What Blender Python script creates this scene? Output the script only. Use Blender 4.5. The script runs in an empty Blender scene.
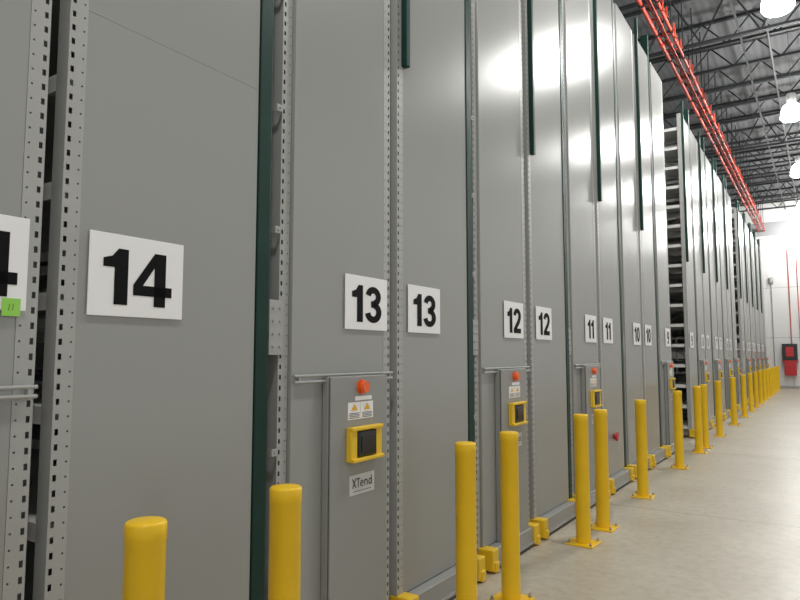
import bpy, bmesh, math, random
from mathutils import Vector, Matrix
random.seed(4)
C = bpy.context.scene.collection
FX = -2.15     # plane of the shelving end panels
TOP = 6.35

# ---------------------------------------------------------------- materials
def mat(name, col, rough=0.5, metal=0.0, var=0.0, scale=3.0, bump=0.0, emit=0.0, spec=0.5, stretch=(1,1,1), rvar=0.0, detail=5):
    m = bpy.data.materials.new(name); m.use_nodes = True
    nt = m.node_tree; b = nt.nodes['Principled BSDF']
    b.inputs['Roughness'].default_value = rough
    b.inputs['Metallic'].default_value = metal
    b.inputs['Specular IOR Level'].default_value = spec
    tc = nt.nodes.new('ShaderNodeTexCoord'); mp = nt.nodes.new('ShaderNodeMapping')
    mp.inputs['Scale'].default_value = stretch
    nt.links.new(tc.outputs['Object'], mp.inputs['Vector'])
    n = nt.nodes.new('ShaderNodeTexNoise'); n.inputs['Scale'].default_value = scale; n.inputs['Detail'].default_value = detail
    nt.links.new(mp.outputs['Vector'], n.inputs['Vector'])
    r = nt.nodes.new('ShaderNodeValToRGB')
    lo = [max(0, c*(1-var)) for c in col]; hi = [min(1, c*(1+var)) for c in col]
    r.color_ramp.elements[0].position = .3; r.color_ramp.elements[1].position = .7
    r.color_ramp.elements[0].color = (*lo, 1); r.color_ramp.elements[1].color = (*hi, 1)
    nt.links.new(n.outputs['Fac'], r.inputs['Fac'])
    nt.links.new(r.outputs['Color'], b.inputs['Base Color'])
    if rvar:
        mr = nt.nodes.new('ShaderNodeMapRange')
        mr.inputs['To Min'].default_value = rough-rvar; mr.inputs['To Max'].default_value = rough+rvar
        nt.links.new(n.outputs['Fac'], mr.inputs['Value']); nt.links.new(mr.outputs['Result'], b.inputs['Roughness'])
    if bump:
        bp = nt.nodes.new('ShaderNodeBump'); bp.inputs['Strength'].default_value = bump; bp.inputs['Distance'].default_value = .01
        nt.links.new(n.outputs['Fac'], bp.inputs['Height']); nt.links.new(bp.outputs['Normal'], b.inputs['Normal'])
    if emit:
        b.inputs['Emission Color'].default_value = (*col, 1); b.inputs['Emission Strength'].default_value = emit
    return m

M_panel = mat('grey_painted_steel', (.305,.311,.298), .25, 0, .012, .8, spec=.62, detail=1)
M_strip = mat('grey_upright_steel', (.38,.385,.37), .4, .1, .04, 4)
M_box   = mat('cabinet_grey', (.275,.281,.27), .38, 0, .02, 3)
M_shelf = mat('shelf_steel', (.66,.66,.64), .5, 0, .05, 3)
M_green = mat('dark_green_paint', (.004,.032,.023), .45, 0, .15, 4, spec=.25)
M_yel   = mat('yellow_bollard_paint', (.88,.55,.008), .38, 0, .05, 5, bump=.03)
M_yel2  = mat('yellow_painted_block', (.80,.52,.02), .45, 0, .08, 9)
M_white = mat('sign_white', (.86,.86,.86), .45, 0, .01, 5)
M_black = mat('numeral_black', (.004,.004,.005), .7, 0, .1, 5, spec=.15)
M_dark  = mat('dark_screen', (.012,.012,.014), .25, 0, .2, 9)
M_shgap  = mat('dark_shadow_gap', (.05,.05,.05), .7, 0, .2, 9)  # near-black colour standing in for shade behind the cabinet door edge
M_grey  = mat('grey_print', (.04,.04,.045), .5, 0, .1, 9)
M_orange= mat('orange_button', (.85,.13,.02), .3, 0, .05, 9)
M_amber = mat('amber_print', (.88,.48,.02), .5, 0, .05, 9)
M_red   = mat('red_pipe_paint', (.50,.055,.028), .5, 0, .2, 3)
M_redd  = mat('red_cabinet_paint', (.45,.01,.015), .4, 0, .1, 3)
M_bolt  = mat('zinc_bolt', (.45,.44,.42), .35, .9, .1, 30)
M_note  = mat('green_note_paper', (.30,.66,.10), .8, 0, .03, 20)
M_joist = mat('dark_primed_steel', (.017,.020,.022), .6, .2, .15, 3)
M_conc  = mat('label_grey', (.58,.59,.59), .5, 0, .03, 8)
M_lens  = mat('glowing_lamp_lens', (1,.99,.96), .4, 0, 0, 3, emit=225)
M_alu   = mat('lamp_housing', (.3,.3,.3), .4, .6, .05, 6)
M_cond  = mat('dull_conduit', (.10,.10,.10), .7, 0, .05, 6)

def wall_mat():
    m = bpy.data.materials.new('white_wall_panels'); m.use_nodes=True
    nt=m.node_tree; N=nt.nodes; b=N['Principled BSDF']
    tc=N.new('ShaderNodeTexCoord'); sp=N.new('ShaderNodeSeparateXYZ'); cb=N.new('ShaderNodeCombineXYZ')
    nt.links.new(tc.outputs['Object'],sp.inputs['Vector'])
    ad=N.new('ShaderNodeMath'); ad.operation='ADD'
    nt.links.new(sp.outputs['X'],ad.inputs[0]); nt.links.new(sp.outputs['Y'],ad.inputs[1])
    nt.links.new(ad.outputs[0],cb.inputs['X']); nt.links.new(sp.outputs['Z'],cb.inputs['Y'])
    bk=N.new('ShaderNodeTexBrick'); bk.offset=0; bk.inputs['Scale'].default_value=1
    bk.inputs['Brick Width'].default_value=1.2; bk.inputs['Row Height'].default_value=2.4; bk.inputs['Mortar Size'].default_value=.012
    bk.inputs['Color1'].default_value=(.70,.70,.69,1); bk.inputs['Color2'].default_value=(.66,.66,.66,1); bk.inputs['Mortar'].default_value=(.38,.38,.39,1)
    nt.links.new(cb.outputs['Vector'],bk.inputs['Vector']); nt.links.new(bk.outputs['Color'],b.inputs['Base Color'])
    b.inputs['Roughness'].default_value=.6
    return m
M_wall = wall_mat()
def floor_mat():
    m = bpy.data.materials.new('polished_concrete'); m.use_nodes = True
    nt = m.node_tree; N = nt.nodes; Lk = nt.links; b = N['Principled BSDF']
    tc = N.new('ShaderNodeTexCoord')
    n1 = N.new('ShaderNodeTexNoise'); n1.inputs['Scale'].default_value = 1.1; n1.inputs['Detail'].default_value = 9; n1.inputs['Roughness'].default_value=.6
    n2 = N.new('ShaderNodeTexNoise'); n2.inputs['Scale'].default_value = 12; n2.inputs['Detail'].default_value = 9; n2.inputs['Roughness'].default_value=.7
    Lk.new(tc.outputs['Object'], n1.inputs['Vector']); Lk.new(tc.outputs['Object'], n2.inputs['Vector'])
    r = N.new('ShaderNodeValToRGB')
    r.color_ramp.elements[0].position=.3; r.color_ramp.elements[1].position=.7
    r.color_ramp.elements[0].color=(.44,.395,.305,1); r.color_ramp.elements[1].color=(.57,.525,.43,1)
    Lk.new(n1.outputs['Fac'], r.inputs['Fac'])
    r2 = N.new('ShaderNodeValToRGB'); r2.color_ramp.elements[0].position=.36; r2.color_ramp.elements[1].position=.56
    r2.color_ramp.elements[0].color=(.84,.835,.82,1); r2.color_ramp.elements[1].color=(1,1,1,1)
    Lk.new(n2.outputs['Fac'], r2.inputs['Fac'])
    mx = N.new('ShaderNodeMixRGB'); mx.blend_type='MULTIPLY'; mx.inputs['Fac'].default_value=1
    Lk.new(r.outputs['Color'], mx.inputs['Color1']); Lk.new(r2.outputs['Color'], mx.inputs['Color2'])
    bk = N.new('ShaderNodeTexBrick'); bk.offset=0; bk.inputs['Scale'].default_value=1
    bk.inputs['Brick Width'].default_value=5.5; bk.inputs['Row Height'].default_value=4.6
    bk.inputs['Mortar Size'].default_value=.010; bk.inputs['Mortar Smooth'].default_value=0.3
    bk.inputs['Color1'].default_value=(1,1,1,1); bk.inputs['Color2'].default_value=(.95,.95,.95,1); bk.inputs['Mortar'].default_value=(.55,.54,.52,1)
    mp = N.new('ShaderNodeMapping'); mp.inputs['Location'].default_value=(5.0,2.1,0)
    Lk.new(tc.outputs['Object'], mp.inputs['Vector']); Lk.new(mp.outputs['Vector'], bk.inputs['Vector'])
    mx2 = N.new('ShaderNodeMixRGB'); mx2.blend_type='MULTIPLY'; mx2.inputs['Fac'].default_value=1
    Lk.new(mx.outputs['Color'], mx2.inputs['Color1']); Lk.new(bk.outputs['Color'], mx2.inputs['Color2'])
    Lk.new(mx2.outputs['Color'], b.inputs['Base Color'])
    mr = N.new('ShaderNodeMapRange'); mr.inputs['To Min'].default_value=.30; mr.inputs['To Max'].default_value=.5
    Lk.new(n1.outputs['Fac'], mr.inputs['Value']); Lk.new(mr.outputs['Result'], b.inputs['Roughness'])
    return m
def deck_mat():
    m = bpy.data.materials.new('corrugated_roof_deck'); m.use_nodes=True
    nt=m.node_tree; N=nt.nodes; b=N['Principled BSDF']
    tc=N.new('ShaderNodeTexCoord'); w=N.new('ShaderNodeTexWave'); w.bands_direction='X'; w.inputs['Scale'].default_value=2.0
    nt.links.new(tc.outputs['Object'], w.inputs['Vector'])
    r=N.new('ShaderNodeValToRGB'); r.color_ramp.elements[0].color=(.085,.09,.095,1); r.color_ramp.elements[1].color=(.105,.11,.115,1)
    nt.links.new(w.outputs['Fac'], r.inputs['Fac']); nt.links.new(r.outputs['Color'], b.inputs['Base Color'])
    bp=N.new('ShaderNodeBump'); bp.inputs['Distance'].default_value=.03; bp.inputs['Strength'].default_value=.15
    nt.links.new(w.outputs['Fac'], bp.inputs['Height']); nt.links.new(bp.outputs['Normal'], b.inputs['Normal'])
    b.inputs['Roughness'].default_value=.7
    return m
M_floor = floor_mat(); M_deck = deck_mat()

# ---------------------------------------------------------------- mesh helpers
def add_box(bm, x0,x1,y0,y1,z0,z1, bev=0):
    t = bmesh.new()
    bmesh.ops.create_cube(t, size=1)
    for v in t.verts:
        v.co = Vector(((x0+x1)/2+v.co.x*(x1-x0), (y0+y1)/2+v.co.y*(y1-y0), (z0+z1)/2+v.co.z*(z1-z0)))
    if bev:
        bmesh.ops.bevel(t, geom=list(t.edges), offset=bev, segments=2, affect='EDGES', profile=.5)
    merge(bm, t)
def merge(bm, t):
    me = bpy.data.meshes.new('tmp'); t.to_mesh(me); t.free(); bm.from_mesh(me); bpy.data.meshes.remove(me)
def add_cyl(bm, p0, p1, r, seg=16, r2=None):
    p0=Vector(p0); p1=Vector(p1); d=p1-p0
    t=bmesh.new()
    bmesh.ops.create_cone(t, cap_ends=True, segments=seg, radius1=r, radius2=r if r2 is None else r2, depth=d.length)
    q=d.to_track_quat('Z','Y').to_matrix().to_4x4()
    bmesh.ops.transform(t, matrix=Matrix.Translation((p0+p1)/2)@q, verts=t.verts)
    merge(bm,t)
def add_lathe(bm, prof, seg=32, center=(0,0,0)):
    t=bmesh.new(); rings=[]
    for (r,z) in prof:
        if r<1e-5: rings.append([t.verts.new((center[0],center[1],center[2]+z))])
        else: rings.append([t.verts.new((center[0]+r*math.cos(2*math.pi*i/seg), center[1]+r*math.sin(2*math.pi*i/seg), center[2]+z)) for i in range(seg)])
    for a,b in zip(rings[:-1],rings[1:]):
        for i in range(seg):
            j=(i+1)%seg
            if len(a)==1 and len(b)==1: continue
            if len(a)==1: t.faces.new((a[0],b[j],b[i])) 
            elif len(b)==1: t.faces.new((a[i],a[j],b[0]))
            else: t.faces.new((a[i],a[j],b[j],b[i]))
    bmesh.ops.recalc_face_normals(t, faces=t.faces)
    merge(bm,t)
def mesh_of(name, fn, material, smooth=False):
    bm=bmesh.new(); fn(bm)
    me=bpy.data.meshes.new(name); bm.to_mesh(me); bm.free()
    me.materials.append(material)
    if smooth:
        for p in me.polygons: p.use_smooth=True
        try: me.set_sharp_from_angle(angle=math.radians(40))
        except Exception: pass
    return me
def boxes(name, lst, material, bev=0):
    return mesh_of(name, lambda bm:[add_box(bm,*b,bev) for b in lst], material)
def obj(name, me, parent=None, loc=(0,0,0), label=None, category=None, group=None, kind=None):
    o=bpy.data.objects.new(name, me); C.objects.link(o); o.location=loc
    if parent: o.parent=parent
    if label: o['label']=label
    if category: o['category']=category
    if group: o['group']=group
    if kind: o['kind']=kind
    return o

# ---------------------------------------------------------------- digits, bold grotesque, drawn as ribbons
def arc(cx,cy,rx,ry,a0,a1,n=18):
    return [(cx+rx*math.cos(math.radians(a0+(a1-a0)*i/n)), cy+ry*math.sin(math.radians(a0+(a1-a0)*i/n))) for i in range(n+1)]
def ribbon(bm, pts, w, off, closed=False, hw=None):
    if hw is None: hw=w*.86
    n=len(pts); L=[];R=[]
    for i,p in enumerate(pts):
        if closed: a=pts[(i-1)%n]; b=pts[(i+1)%n]
        else: a=pts[max(0,i-1)]; b=pts[min(n-1,i+1)]
        d=Vector((b[0]-a[0],b[1]-a[1])).normalized(); nn=Vector((-d.y,d.x))
        L.append((p[0]+nn.x*w/2+off, p[1]+nn.y*hw/2)); R.append((p[0]-nn.x*w/2+off, p[1]-nn.y*hw/2))
    def V(q): return bm.verts.new((.0015,q[0],q[1]))
    l=[V(q) for q in L]; r=[V(q) for q in R]
    for i in range(n if closed else n-1):
        j=(i+1)%n; bm.faces.new((l[i],r[i],r[j],l[j]))
def poly(bm, pts, off):
    bm.faces.new([bm.verts.new((.0015,p[0]+off,p[1])) for p in pts])
def digit(bm, ch, off):
    W=.27; H=.20
    if ch=='1':
        poly(bm,[(.22,0),(.49,0),(.49,1),(.29,1),(.22,.80)],off); poly(bm,[(.22,.80),(.22,.66),(.0,.66),(.0,.81)],off)
        poly(bm,[(.22,.80),(.0,.81),(.17,.86),(.29,1)],off); return .58
    if ch=='4':
        poly(bm,[(.44,0),(.69,0),(.69,1),(.44,1)],off)
        poly(bm,[(.0,.19),(.83,.19),(.83,.38),(.0,.38)],off)
        poly(bm,[(.0,.38),(.20,.38),(.46,.76),(.44,1)],off); return .85
    if ch=='0': ribbon(bm, arc(.40,.5,.265,.41,0,360,40)[:-1], W, off, True, H); return .82
    if ch=='8':
        ribbon(bm, arc(.40,.735,.235,.175,0,360,32)[:-1], .24, off, True,.17); ribbon(bm, arc(.40,.285,.265,.20,0,360,32)[:-1], .26, off, True,.18); return .82
    if ch=='3':
        ribbon(bm, arc(.38,.725,.24,.185,172,-85,26), .25, off,hw=.18); ribbon(bm, arc(.38,.29,.265,.205,88,-172,28), .26, off,hw=.18)
        poly(bm,[(.27,.42),(.42,.42),(.42,.60),(.27,.60)],off); return .80
    if ch=='2':
        ribbon(bm, arc(.39,.70,.26,.215,175,-30,24)+[(.53,.47),(.33,.30),(.19,.17),(.155,.09)], W, off,hw=.19); poly(bm,[(.02,0),(.77,0),(.77,.19),(.02,.19)],off); return .80
    if ch in '69':
        t=bmesh.new()
        ribbon(t, arc(.40,.31,.26,.22,0,360,32)[:-1], .25, 0, True,.175); ribbon(t, arc(.46,.50,.32,.42,190,55,20), .25, 0,hw=.17)
        if ch=='9':
            for v in t.verts: v.co=Vector((v.co.x,.80-v.co.y,1-v.co.z))
        for v in t.verts: v.co.y+=off
        merge(bm,t); return .82
    if ch=='5':
        ribbon(bm, arc(.37,.33,.275,.235,125,-165,28), .26, off,hw=.18); poly(bm,[(.14,.81),(.72,.81),(.72,1),(.14,1)],off); poly(bm,[(.06,.45),(.28,.50),(.34,1),(.14,1)],off); return .80
    if ch=='7':
        poly(bm,[(.02,.80),(.77,.80),(.77,1),(.02,1)],off); ribbon(bm,[(.62,.88),(.45,.62),(.34,.3),(.30,0)],.26,off,hw=.26); return .78
def number_mesh(s, h):
    bm=bmesh.new(); x=0
    for ch in s: x+=digit(bm,ch,x)+.02
    x-=.04
    for v in bm.verts: v.co=Vector((v.co.x,(v.co.y-x/2)*h,(v.co.z-.5)*h))
    for f in bm.faces:
        f.normal_update()
        if f.normal.x<0: f.normal_flip()
    me=bpy.data.meshes.new('numeral'); bm.to_mesh(me); bm.free(); me.materials.append(M_black); return me
def word_mesh(h):
    bm=bmesh.new(); w=.16
    ribbon(bm,[(.0,0),(.62,1)],w,0,hw=w); ribbon(bm,[(.0,1),(.62,0)],w,0,hw=w)
    poly(bm,[(.72,.85),(1.36,.85),(1.36,1),(.72,1)],0); poly(bm,[(.96,0),(1.12,0),(1.12,.85),(.96,.85)],0)
    o=1.40
    ribbon(bm,arc(o+.32,.34,.25,.29,0,310,24),w,0,hw=w*.9); poly(bm,[(o+.07,.29),(o+.57,.29),(o+.57,.40),(o+.07,.40)],0)
    o=2.18
    poly(bm,[(o,0),(o+.15,0),(o+.15,.68),(o,.68)],0); ribbon(bm,arc(o+.32,.38,.24,.25,180,0,16)+[(o+.56,0)],w,0,hw=w)
    o=2.98
    ribbon(bm,arc(o+.30,.34,.24,.29,0,360,28)[:-1],w,0,True,hw=w*.9); poly(bm,[(o+.50,0),(o+.65,0),(o+.65,1),(o+.50,1)],0)
    for v in bm.verts: v.co=Vector((0,(v.co.y-1.8)*h,(v.co.z-.5)*h))
    for f in bm.faces:
        f.normal_update()
        if f.normal.x<0: f.normal_flip()
    me=bpy.data.meshes.new('lettering'); bm.to_mesh(me); bm.free(); me.materials.append(M_grey); return me

# ---------------------------------------------------------------- room
def struct(name, b, m):
    o=obj(name, boxes(name,[b],m)); o['kind']='structure'; return o
struct('floor', (-9,9,-6,36,-.2,0), M_floor)
struct('ceiling', (-9,9,-6,36,9.2,9.3), M_deck)
struct('wall_end', (-9,9,36,36.2,-.2,9.3), M_wall)
struct('wall_left', (-9.2,-9,-6,36,-.2,9.3), M_wall)
M_trim = mat('grey_shade_trim',(.33,.34,.35),.6)  # grey of this trim band stands in for shade high on the wall
struct('trim_1', (-9,9,35.93,36,7.35,8.0), M_trim)
M_base = mat('grey_base',(.4,.4,.38),.6)
struct('baseboard_end', (-9,9,35.98,36,0,.12), M_base)

# ---------------------------------------------------------------- shelving carriage meshes
def strip_mesh():
    ys=[0,.009,.021,.050,.056,.066]
    pitch=.05; n=int((TOP-.14)/pitch); bm=bmesh.new()
    def q(y0,y1,z0,z1): 
        f=bm.faces.new([bm.verts.new((0,y,z)) for y,z in((y0,z0),(y1,z0),(y1,z1),(y0,z1))])
    for i in range(n):
        z=.14+i*pitch
        q(ys[0],ys[1],z,z+pitch); q(ys[2],ys[3],z,z+pitch); q(ys[4],ys[5],z,z+pitch)
        q(ys[1],ys[2],z,z+.014); q(ys[1],ys[2],z+.035,z+pitch)
        q(ys[3],ys[4],z,z+.021); q(ys[3],ys[4],z+.027,z+pitch)
    zt=.14+n*pitch
    for y in (0,.066):
        bm.faces.new([bm.verts.new(c) for c in((0,y,.14),(-.07,y,.14),(-.07,y,zt),(0,y,zt))])
    me=bpy.data.meshes.new('perforated_upright'); bm.to_mesh(me); bm.free(); me.materials.append(M_strip); return me
ME_strip = strip_mesh()
ME_strip_m = ME_strip.copy()
for v in ME_strip_m.vertices: v.co.y=.066-v.co.y
PAN={}
def pan(w, seam=False):
    k=(round(w,3),seam)
    if k not in PAN:
        if seam: PAN[k]=mesh_of('end_panel',lambda bm:(add_box(bm,-.03,0,0,w,.16,2.7995),add_box(bm,-.03,0.0002,0,w,2.8005,TOP)),M_panel)
        else: PAN[k]=mesh_of('end_panel',lambda bm:add_box(bm,-.03,0,0,w,.16,TOP,.002),M_panel)
    return PAN[k]
ME_post = boxes('guide_post',[(-.10,.006,0,.080,.10,TOP+.38)],M_green,.004)
ME_post2= boxes('upper_guide',[(0.002,.045,0,.045,3.38,TOP+.25)],M_green,.006)
ME_bb   = mesh_of('base_beam',lambda bm:(add_box(bm,-.3,.075,0,1,.03,.155,.006),add_box(bm,-.02,.09,0,1,.03,.045,0)),M_panel)
ME_bump = mesh_of('bumper_block',lambda bm:(add_box(bm,-.05,.098,0,.10,.015,.168,.01),add_box(bm,.0,.112,.02,.08,.01,.08,.006)),M_yel2)
ME_shelf= mesh_of('shelf',lambda bm:(add_box(bm,-6.3,0,0,.80,0,.006),add_box(bm,-6.3,0,0,.015,-.055,.006),add_box(bm,-6.3,0,.785,.80,-.055,.006),add_box(bm,-.012,0,0,.80,-.055,.006)),M_shelf)
ME_up   = boxes('shelf_upright',[(-.05,0,0,.035,.1,TOP)],M_strip,.002)
ME_brk  = mesh_of('bracket_plate',lambda bm:(add_box(bm,0,.006,0,.095,0,.26,.002),[add_cyl(bm,(.004,.025+.045*i,.04+.06*j),(.014,.025+.045*i,.04+.06*j),.007,8) for i in range(2) for j in range(4)]),M_strip)
ME_clip = mesh_of('small_bracket',lambda bm:(add_box(bm,0,.006,0,.04,0,.035,.002),add_box(bm,-.03,0,0,.004,0,.035,.001),add_cyl(bm,(.004,.02,.018),(.012,.02,.018),.006,8)),M_strip)
def brace(bm):
    for k in range(6):
        z=.5+k*1.0; add_cyl(bm,(-.05,0,z),(-.85,0.0,z+.5),.012,6); add_cyl(bm,(-.85,0,z+.5),(-.05,0.0,z+1.0),.012,6)
ME_brace= mesh_of('cross_brace',brace,M_strip)
ME_rail = {}
def rail_mesh(w):
    def fn(bm):
        for z in (1.468,1.438): add_cyl(bm,(.020,0,z),(.020,w,z),.007,8)
        for y in (.03,w-.03): add_box(bm,0,.024,y,y+.010,1.43,1.476,.002)
    return mesh_of('grab_rail',fn,M_strip,True)
ME_sign = boxes('number_sign',[(0,.004,0,.40,-.15,.15)],M_white,.001)
D=.055
ME_cab  = mesh_of('cabinet_body',lambda bm:(add_box(bm,0,D-.016,0,.51,.10,1.46,.005)),M_box)
ME_shgap = boxes('door_shadow_gap',[(D-.016,D-.010,.008,.502,.108,1.452)],M_shgap)  # dark strip added to draw the shadow gap around the door
ME_door = boxes('cabinet_door',[(D-.010,D,.002,.508,.102,1.458)],M_box,.004)
ME_led  = mesh_of('emergency_button',lambda bm:(add_cyl(bm,(.0,0,0),(.018,0,0),.024,20),add_cyl(bm,(.018,0,0),(.035,0,0),.034,24,.030)),M_orange,True)
ME_ring = mesh_of('button_collar',lambda bm:add_cyl(bm,(0,0,0),(.006,0,0),.040,24),M_orange)
ME_stick= boxes('warning_label',[(0,.0015,0,.110,-.045,.045)],M_white)
ME_small= boxes('small_label',[(0,.0015,0,.15,-.011,.011)],M_white)
def tri(bm):
    bm.faces.new([bm.verts.new(c) for c in((.002,.026,.002),(.002,.084,.002),(.002,.055,.037))])
ME_tri  = mesh_of('warning_triangle',tri,M_amber)
ME_lines= boxes('label_print',[(0.001,.002,.010,.100,-.012-.008*i,-.009-.008*i) for i in range(4)],M_grey)
ME_frame= mesh_of('control_bezel',lambda bm:(add_box(bm,0,.014,0,.28,-.088,.088,.004),add_box(bm,.012,.034,0,.055,-.075,.075,.006),add_box(bm,.012,.034,.225,.28,-.075,.075,.006),add_box(bm,.012,.052,0,.28,-.09,-.070,.005),add_box(bm,.012,.045,0,.28,.070,.09,.005)),M_yel2)
ME_scr  = mesh_of('control_screen',lambda bm:(add_box(bm,.014,.040,.058,.222,-.066,.066,.008),add_box(bm,.040,.044,.08,.20,-.04,.04,.002)),M_dark)
ME_plate= boxes('name_plate',[(0,.002,0,.22,-.052,.052)],M_conc,.0005)
ME_xt   = word_mesh(.048)
ME_xl   = boxes('plate_underline',[(.0015,.0022,-.08,.08,-.036,-.033)],M_grey)
ME_knob = mesh_of('red_stop_knob',lambda bm:(add_cyl(bm,(0,0,0),(.03,0,0),.03,16),add_cyl(bm,(.03,0,0),(.05,0,0),.055,20,.05)),M_redd,True)
NUM={}
def num(n):
    s=str(n)
    if s not in NUM: NUM[s]=number_mesh(s,.205)
    return NUM[s]

def carriage(y0, L, nR, nL, label, uprights=False, cab=True, lsign=.09, MID=.93, LS=1.155, rsign=.115, seam=False, nshift=0):
    e=obj('mobile_shelving_carriage',None,loc=(FX,y0,0),label=label,category='mobile shelving',group='row of mobile shelving carriages')
    e.empty_display_size=.3
    def part(name,me,loc=(0,0,0),par=e,label=None):
        return obj(name,me,par,loc,label)
    part('end_panel',pan(MID-.066,seam),(-.0,.066,0)); part('end_panel',pan(L-.066-LS),(0,LS,0))
    part('perforated_upright',ME_strip,(.001,0,0)); part('perforated_upright',ME_strip_m,(.001,L-.066,0))
    part('perforated_upright',ME_strip,(-.02,LS-.072,0),label='recessed grey perforated upright')
    part('guide_post',ME_post,(0,MID+.006,0),label='tall dark green steel guide post')
    part('upper_guide',ME_post2,(0,.045,0),label='dark green channel on the upper half')
    b=part('base_beam',ME_bb,(0,.10,0)); b.scale.y=MID-.14
    b=part('base_beam',ME_bb,(0,LS+.06,0)); b.scale.y=L-LS-.18
    for y in (-.005,MID-.04,LS-.04,L-.12): part('bumper_block',ME_bump,(0,y,0),label='yellow painted bumper block')
    part('bracket_plate',ME_brk,(-.015,MID+.105,1.57),label='bolted grey bracket plate')
    if y0<8:
        for z in (.6,1.1,2.15,2.75,3.35): part('small_bracket',ME_clip,(-.015,LS-.115,z))
    part('cross_brace',ME_brace,(-.12,LS-.03,0))
    for r0,w in ((.012,.83),(LS+.02,L-LS-.032)):
        for k in range(16):
            s=part('shelf',ME_shelf,(-.075,r0,.22+k*.39)); s.scale.y=w/.80
    if uprights:
        for side in (.004,L-.04):
            for k in range(5): part('shelf_upright',ME_up,(-.75-k*1.2,side,0))
    w=round(L-LS,3)
    if w not in ME_rail: ME_rail[w]=rail_mesh(w)
    if cab: part('grab_rail',ME_rail[w],(0,LS,0))
    if nR is not None:
        s=part('number_sign',ME_sign,(.006,rsign,1.86),label='white number sign'); part('numeral',num(nR),(.004,.20,-.005),s,'bold black numeral')
    if nL is not None:
        s=part('number_sign',ME_sign,(.006,L-.40-lsign,1.86),label='white number sign'); part('numeral',num(nL),(.004,.20+nshift,-.005),s,'bold black numeral')
    if cab:
        c=part('control_cabinet',ME_cab,(.002,1.385,0),label='grey steel control cabinet')
        part('door_shadow_gap',ME_shgap,(0,0,0),c,'dark strip painted as a shadow gap'); part('cabinet_door',ME_door,(0,0,0),c)
        part('button_collar',ME_ring,(D,.260,1.40),c,'orange disc'); part('emergency_button',ME_led,(D+.001,.260,1.40),c,'orange mushroom button')
        part('small_label',ME_small,(D,.205,1.340),c,'small white label')
        for k in range(2):
            y=.143+k*.114
            part('warning_label',ME_stick,(D,y,1.276),c,'white warning label'); part('warning_triangle',ME_tri,(D+.0005,y,1.276),c,'amber triangle'); part('label_print',ME_lines,(D+.0005,y,1.274),c)
        part('control_bezel',ME_frame,(D,.130,1.105),c,'yellow control bezel'); part('control_screen',ME_scr,(D,.130,1.105),c,'black control screen')
        part('name_plate',ME_plate,(D,.160,.89),c,'pale grey name plate'); part('lettering',ME_xt,(D+.0028,.270,.899),c); part('plate_underline',ME_xl,(D+.0005,.270,.89),c)
    return e

std='grey steel mobile shelving carriage with green guide posts and number signs'
def lab(a,b):
    return f'grey steel shelving carriage with green posts, signs {a} and {b}'
carriage(-.915,2.05,15,14,'grey steel shelving carriage with sign 14 and perforated edge',True,True,.042,nshift=.022)
carriage(1.20,2.0,14,13,lab(14,13),True,True,.04,MID=.905,LS=1.155,rsign=.10,seam=True)
carriage(3.28,2.055,13,12,lab(13,12))
carriage(5.425,2.05,12,11,lab(12,11))
c=carriage(7.56,2.05,11,10,lab(11,10),cab=False)
obj('stop_knob',ME_knob,c,(0,.46,.60),'dark red round stop knob')
carriage(9.70,2.05,10,9,'grey shelving carriage, signs 10 and 9, beside open aisle')
y=13.5; n=9
for k in range(4):
    carriage(y,2.01,n,n-1,lab(n,n-1),k==0); y+=2.12; n-=1
y=23.4
for k in range(5):
    nl=n-1 if n>1 else None
    carriage(y,2.01,n if n>0 else None,nl,lab(n,n-1) if n>1 else std,k==0,True); y+=2.12; n-=1

# green sticky note on first sign 14
me=boxes('sticky_note',[(0,.0015,0,.056,0,.056)],M_note)
sn=obj('sticky_note',me,None,(FX+.0125,1.018,1.692),label='bright green sticky note stuck on a white sign',category='sticky note')
me=mesh_of('handwriting',lambda bm:(add_cyl(bm,(.002,.020,.018),(.002,.023,.038),.0008,6),add_cyl(bm,(.002,.032,.018),(.002,.034,.038),.0008,6)),M_grey)
obj('handwriting',me,sn)

# ---------------------------------------------------------------- bollards
BH=1.07; BR=.060
ME_bpost=mesh_of('bollard_post',lambda bm:add_lathe(bm,[(BR,.012),(BR,1.01),(BR+.0015,1.012),(BR+.0015,1.060),(BR-.001,1.066),(BR-.006,1.069),(0,1.071)],40),M_yel,True)
ME_bplate=boxes('base_plate',[(-.115,.115,-.115,.115,0,.014)],M_yel,.003)
ME_bb2=mesh_of('anchor_bolt',lambda bm:(add_cyl(bm,(0,0,.014),(0,0,.026),.013,6),add_cyl(bm,(0,0,.026),(0,0,.042),.007,8)),M_bolt)
BX=-1.75
for y in [1.28,1.895,3.39,4.01,5.52,6.10,7.67,9.88,11.6,12.25,14.1,16.6,18.9,20.8,22.5,24.2,25.8,27.3,28.7,30.0,31.3,32.7,34.2]:
    e=obj('bollard',None,loc=(BX,y,0),label='yellow steel safety bollard bolted to the concrete floor',category='bollard',group='yellow bollards in front of the shelving'); e.empty_display_size=.2
    e.rotation_euler.z=random.uniform(-.06,.06)
    obj('bollard_post',ME_bpost,e); obj('base_plate',ME_bplate,e)
    if y<20:
        for sx in(-.09,.09):
            for sy in(-.09,.09): obj('anchor_bolt',ME_bb2,e,(sx,sy,0),'zinc anchor bolt')

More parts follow.
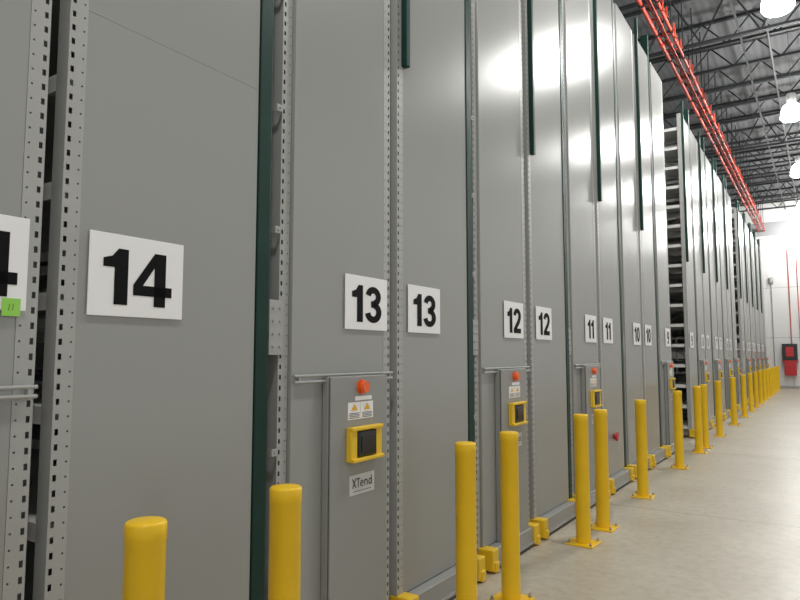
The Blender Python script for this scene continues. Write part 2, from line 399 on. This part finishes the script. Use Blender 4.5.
# ---------------------------------------------------------------- roof joists
def joist(bm, x0,x1,zb,zt,step):
    for z in (zb,zt):
        add_box(bm,x0,x1,-.04,-.01,z-.03,z+.03); add_box(bm,x0,x1,.01,.04,z-.03,z+.03)
    n=int((x1-x0)/step)
    for i in range(n):
        xa=x0+i*step; add_cyl(bm,(xa,0,zt),(xa+step/2,0,zb),.018,6); add_cyl(bm,(xa+step/2,0,zb),(xa+step,0,zt),.018,6)
ME_j=mesh_of('roof_joist',lambda bm:joist(bm,-9,9,8.6,9.165,1.0),M_joist)
ME_g=mesh_of('roof_girder',lambda bm:(joist(bm,-9,9,8.1,9.15,1.1)),M_joist)
y=.5;i=0
while y<35.9:
    if i%6==4: obj('roof_girder',ME_g,None,(0,y,0),'deep dark steel roof truss under the deck','roof truss','roof trusses')
    else: obj('roof_joist',ME_j,None,(0,y,0),'dark open-web steel joist under the roof deck','roof joist','open-web roof joists')
    y+=1.4;i+=1
for x in (-5.2,-1.2,3.0):
    me=mesh_of('bridging_rod',lambda bm:add_box(bm,-.02,.02,-6,35.9,8.53,8.57),M_joist)
    obj('bridging_rod',me,None,(x,0,0),'long steel bridging angle across the joist bottoms','steel angle','joist bridging angles')
me=mesh_of('electrical_conduit',lambda bm:add_cyl(bm,(0,-6,8.50),(0,35.9,8.50),.022,8),M_cond,True)
obj('electrical_conduit',me,None,(-.68,0,0),'grey electrical conduit running under the roof joists','conduit')

# ---------------------------------------------------------------- red pipes
run=obj('sprinkler_pipe_run',None,None,(0,0,7.6),'orange-red overhead pipe run with crossbars, hangers and sprinkler drops','pipes')
for x,r,dz in ((-2.36,.038,0),(-2.27,.016,.05),(-2.19,.012,-.03),(-2.10,.028,0)):
    me=mesh_of('pipe',lambda bm:([add_cyl(bm,(0,-6,dz),(0,35.9,dz),r,12)]+[add_cyl(bm,(0,yy,dz),(0,yy+.10,dz),r+.014,12) for yy in range(-5,35,2)]),M_red,True)
    obj('pipe',me,run,(x,0,0))
    me=mesh_of('pipe_hanger',lambda bm:(add_cyl(bm,(0,0,r*.9),(0,0,1.6),.012,6),add_box(bm,-r-.008,r+.008,-.025,.025,-r-.008,r+.008,.002)),M_joist)
    if r>.025:
        for k in range(28): obj('pipe_hanger',me,run,(x,1.3+1.25*k,0),'dark threaded hanger rod')
me_c=mesh_of('pipe_crossbar',lambda bm:(add_box(bm,-.04,.30,-.015,.015,.04,.07,.003),add_box(bm,.26,.29,-.012,.012,.04,.24,.003)),M_red)
me_h=mesh_of('sprinkler_drop',lambda bm:(add_cyl(bm,(.08,0,0),(.08,0,-.16),.012,8),add_cyl(bm,(0,0,0),(.08,0,0),.012,8),add_cyl(bm,(.08,0,-.16),(.08,0,-.19),.028,10)),M_red)
for k in range(36):
    obj('pipe_crossbar',me_c,run,(-2.36,2.6+k*.92+random.uniform(-.35,.35),0),'short red crossbar joining the pipes')
for k in range(20):
    obj('sprinkler_drop',me_h,run,(-2.10,3.1+k*1.6+random.uniform(-.3,.3),0),'short red drop pipe with sprinkler head')

# ---------------------------------------------------------------- high bay lamps
ME_lens=mesh_of('lamp_lens',lambda bm:add_lathe(bm,[(.10,.34),(.17,.30),(.22,.18),(.235,.03),(.20,-.02),(0,-.04)],20),M_lens,True)
ME_hous=mesh_of('lamp_housing',lambda bm:add_lathe(bm,[(0,.62),(.05,.62),(.10,.58),(.10,.36),(.12,.342),(0,.342)],24),M_alu,True)
ME_rod=mesh_of('hanging_rod',lambda bm:add_cyl(bm,(0,0,.62),(0,0,2.15),.006,6),M_cond)
for k in range(7):
    y=.2+5.7*k
    e=obj('high_bay_lamp',None,loc=(-.35,min(y,34.2),7.05),label='glowing bell-shaped high bay lamp hanging from the roof',category='ceiling lamp',group='high bay lamps'); e.empty_display_size=.2
    obj('lamp_lens',ME_lens,e,label='glowing prismatic lens'); obj('lamp_housing',ME_hous,e); obj('hanging_rod',ME_rod,e)

# ---------------------------------------------------------------- end-wall equipment
e=obj('fire_equipment_cabinet',None,loc=(-1.30,35.66,0),label='red fire equipment cabinet with black display on the white wall',category='fire cabinet')
obj('cabinet_body',boxes('cabinet_body',[(-.24,.24,-.12,.34,.62,1.25),(-.32,.32,-.1,.34,1.25,1.32)],M_redd,.01),e)
obj('cabinet_display',mesh_of('cabinet_display',lambda bm:(add_box(bm,-.31,.31,-.05,.3,1.32,2.1,.01)),M_dark),e,label='black display housing')
obj('display_window',boxes('display_window',[(-.16,.16,-.065,-.052,1.5,1.95)],M_redd,.002),e,label='dark red window')
for i,(x,z0,z1) in enumerate(((-1.22,2.1,6.6),(-.86,0,6.2))):
    me=mesh_of('riser_pipe',lambda bm:(add_cyl(bm,(0,0,z0),(0,0,z1),.018,10),add_cyl(bm,(0,0,z1),(0,.06,z1),.018,10)),M_red,True)
    obj('riser_pipe',me,None,(x,35.94 if i==0 else 35.93,0),'thin red riser pipe fixed to the white wall','pipe','red riser pipes')
me=mesh_of('wall_conduit',lambda bm:(add_cyl(bm,(0,0,.12),(0,0,5.0),.014,8),add_box(bm,-.1,.1,-.06,.04,5.0,5.3,.005),add_box(bm,-.08,.08,-.06,.04,.12,.14,.002)),M_alu,True)
obj('wall_conduit',me,None,(-1.95,35.96,0),'grey conduit with junction box on the white wall','conduit')

# ---------------------------------------------------------------- world, camera
w=bpy.data.worlds.new('w'); bpy.context.scene.world=w; w.use_nodes=True
w.node_tree.nodes['Background'].inputs['Color'].default_value=(1,.992,.97,1)
w.node_tree.nodes['Background'].inputs['Strength'].default_value=.70
cam=bpy.data.cameras.new('camera'); co=bpy.data.objects.new('camera',cam); C.objects.link(co)
cam.sensor_width=36; cam.lens=36*650/800
th=math.radians(32.96); ph=math.radians(4.84)
co.location=(0,0,1.57)
co.rotation_euler=(math.radians(90)+ph,0,th)
bpy.context.scene.camera=co
bpy.context.scene.view_settings.view_transform='Standard'
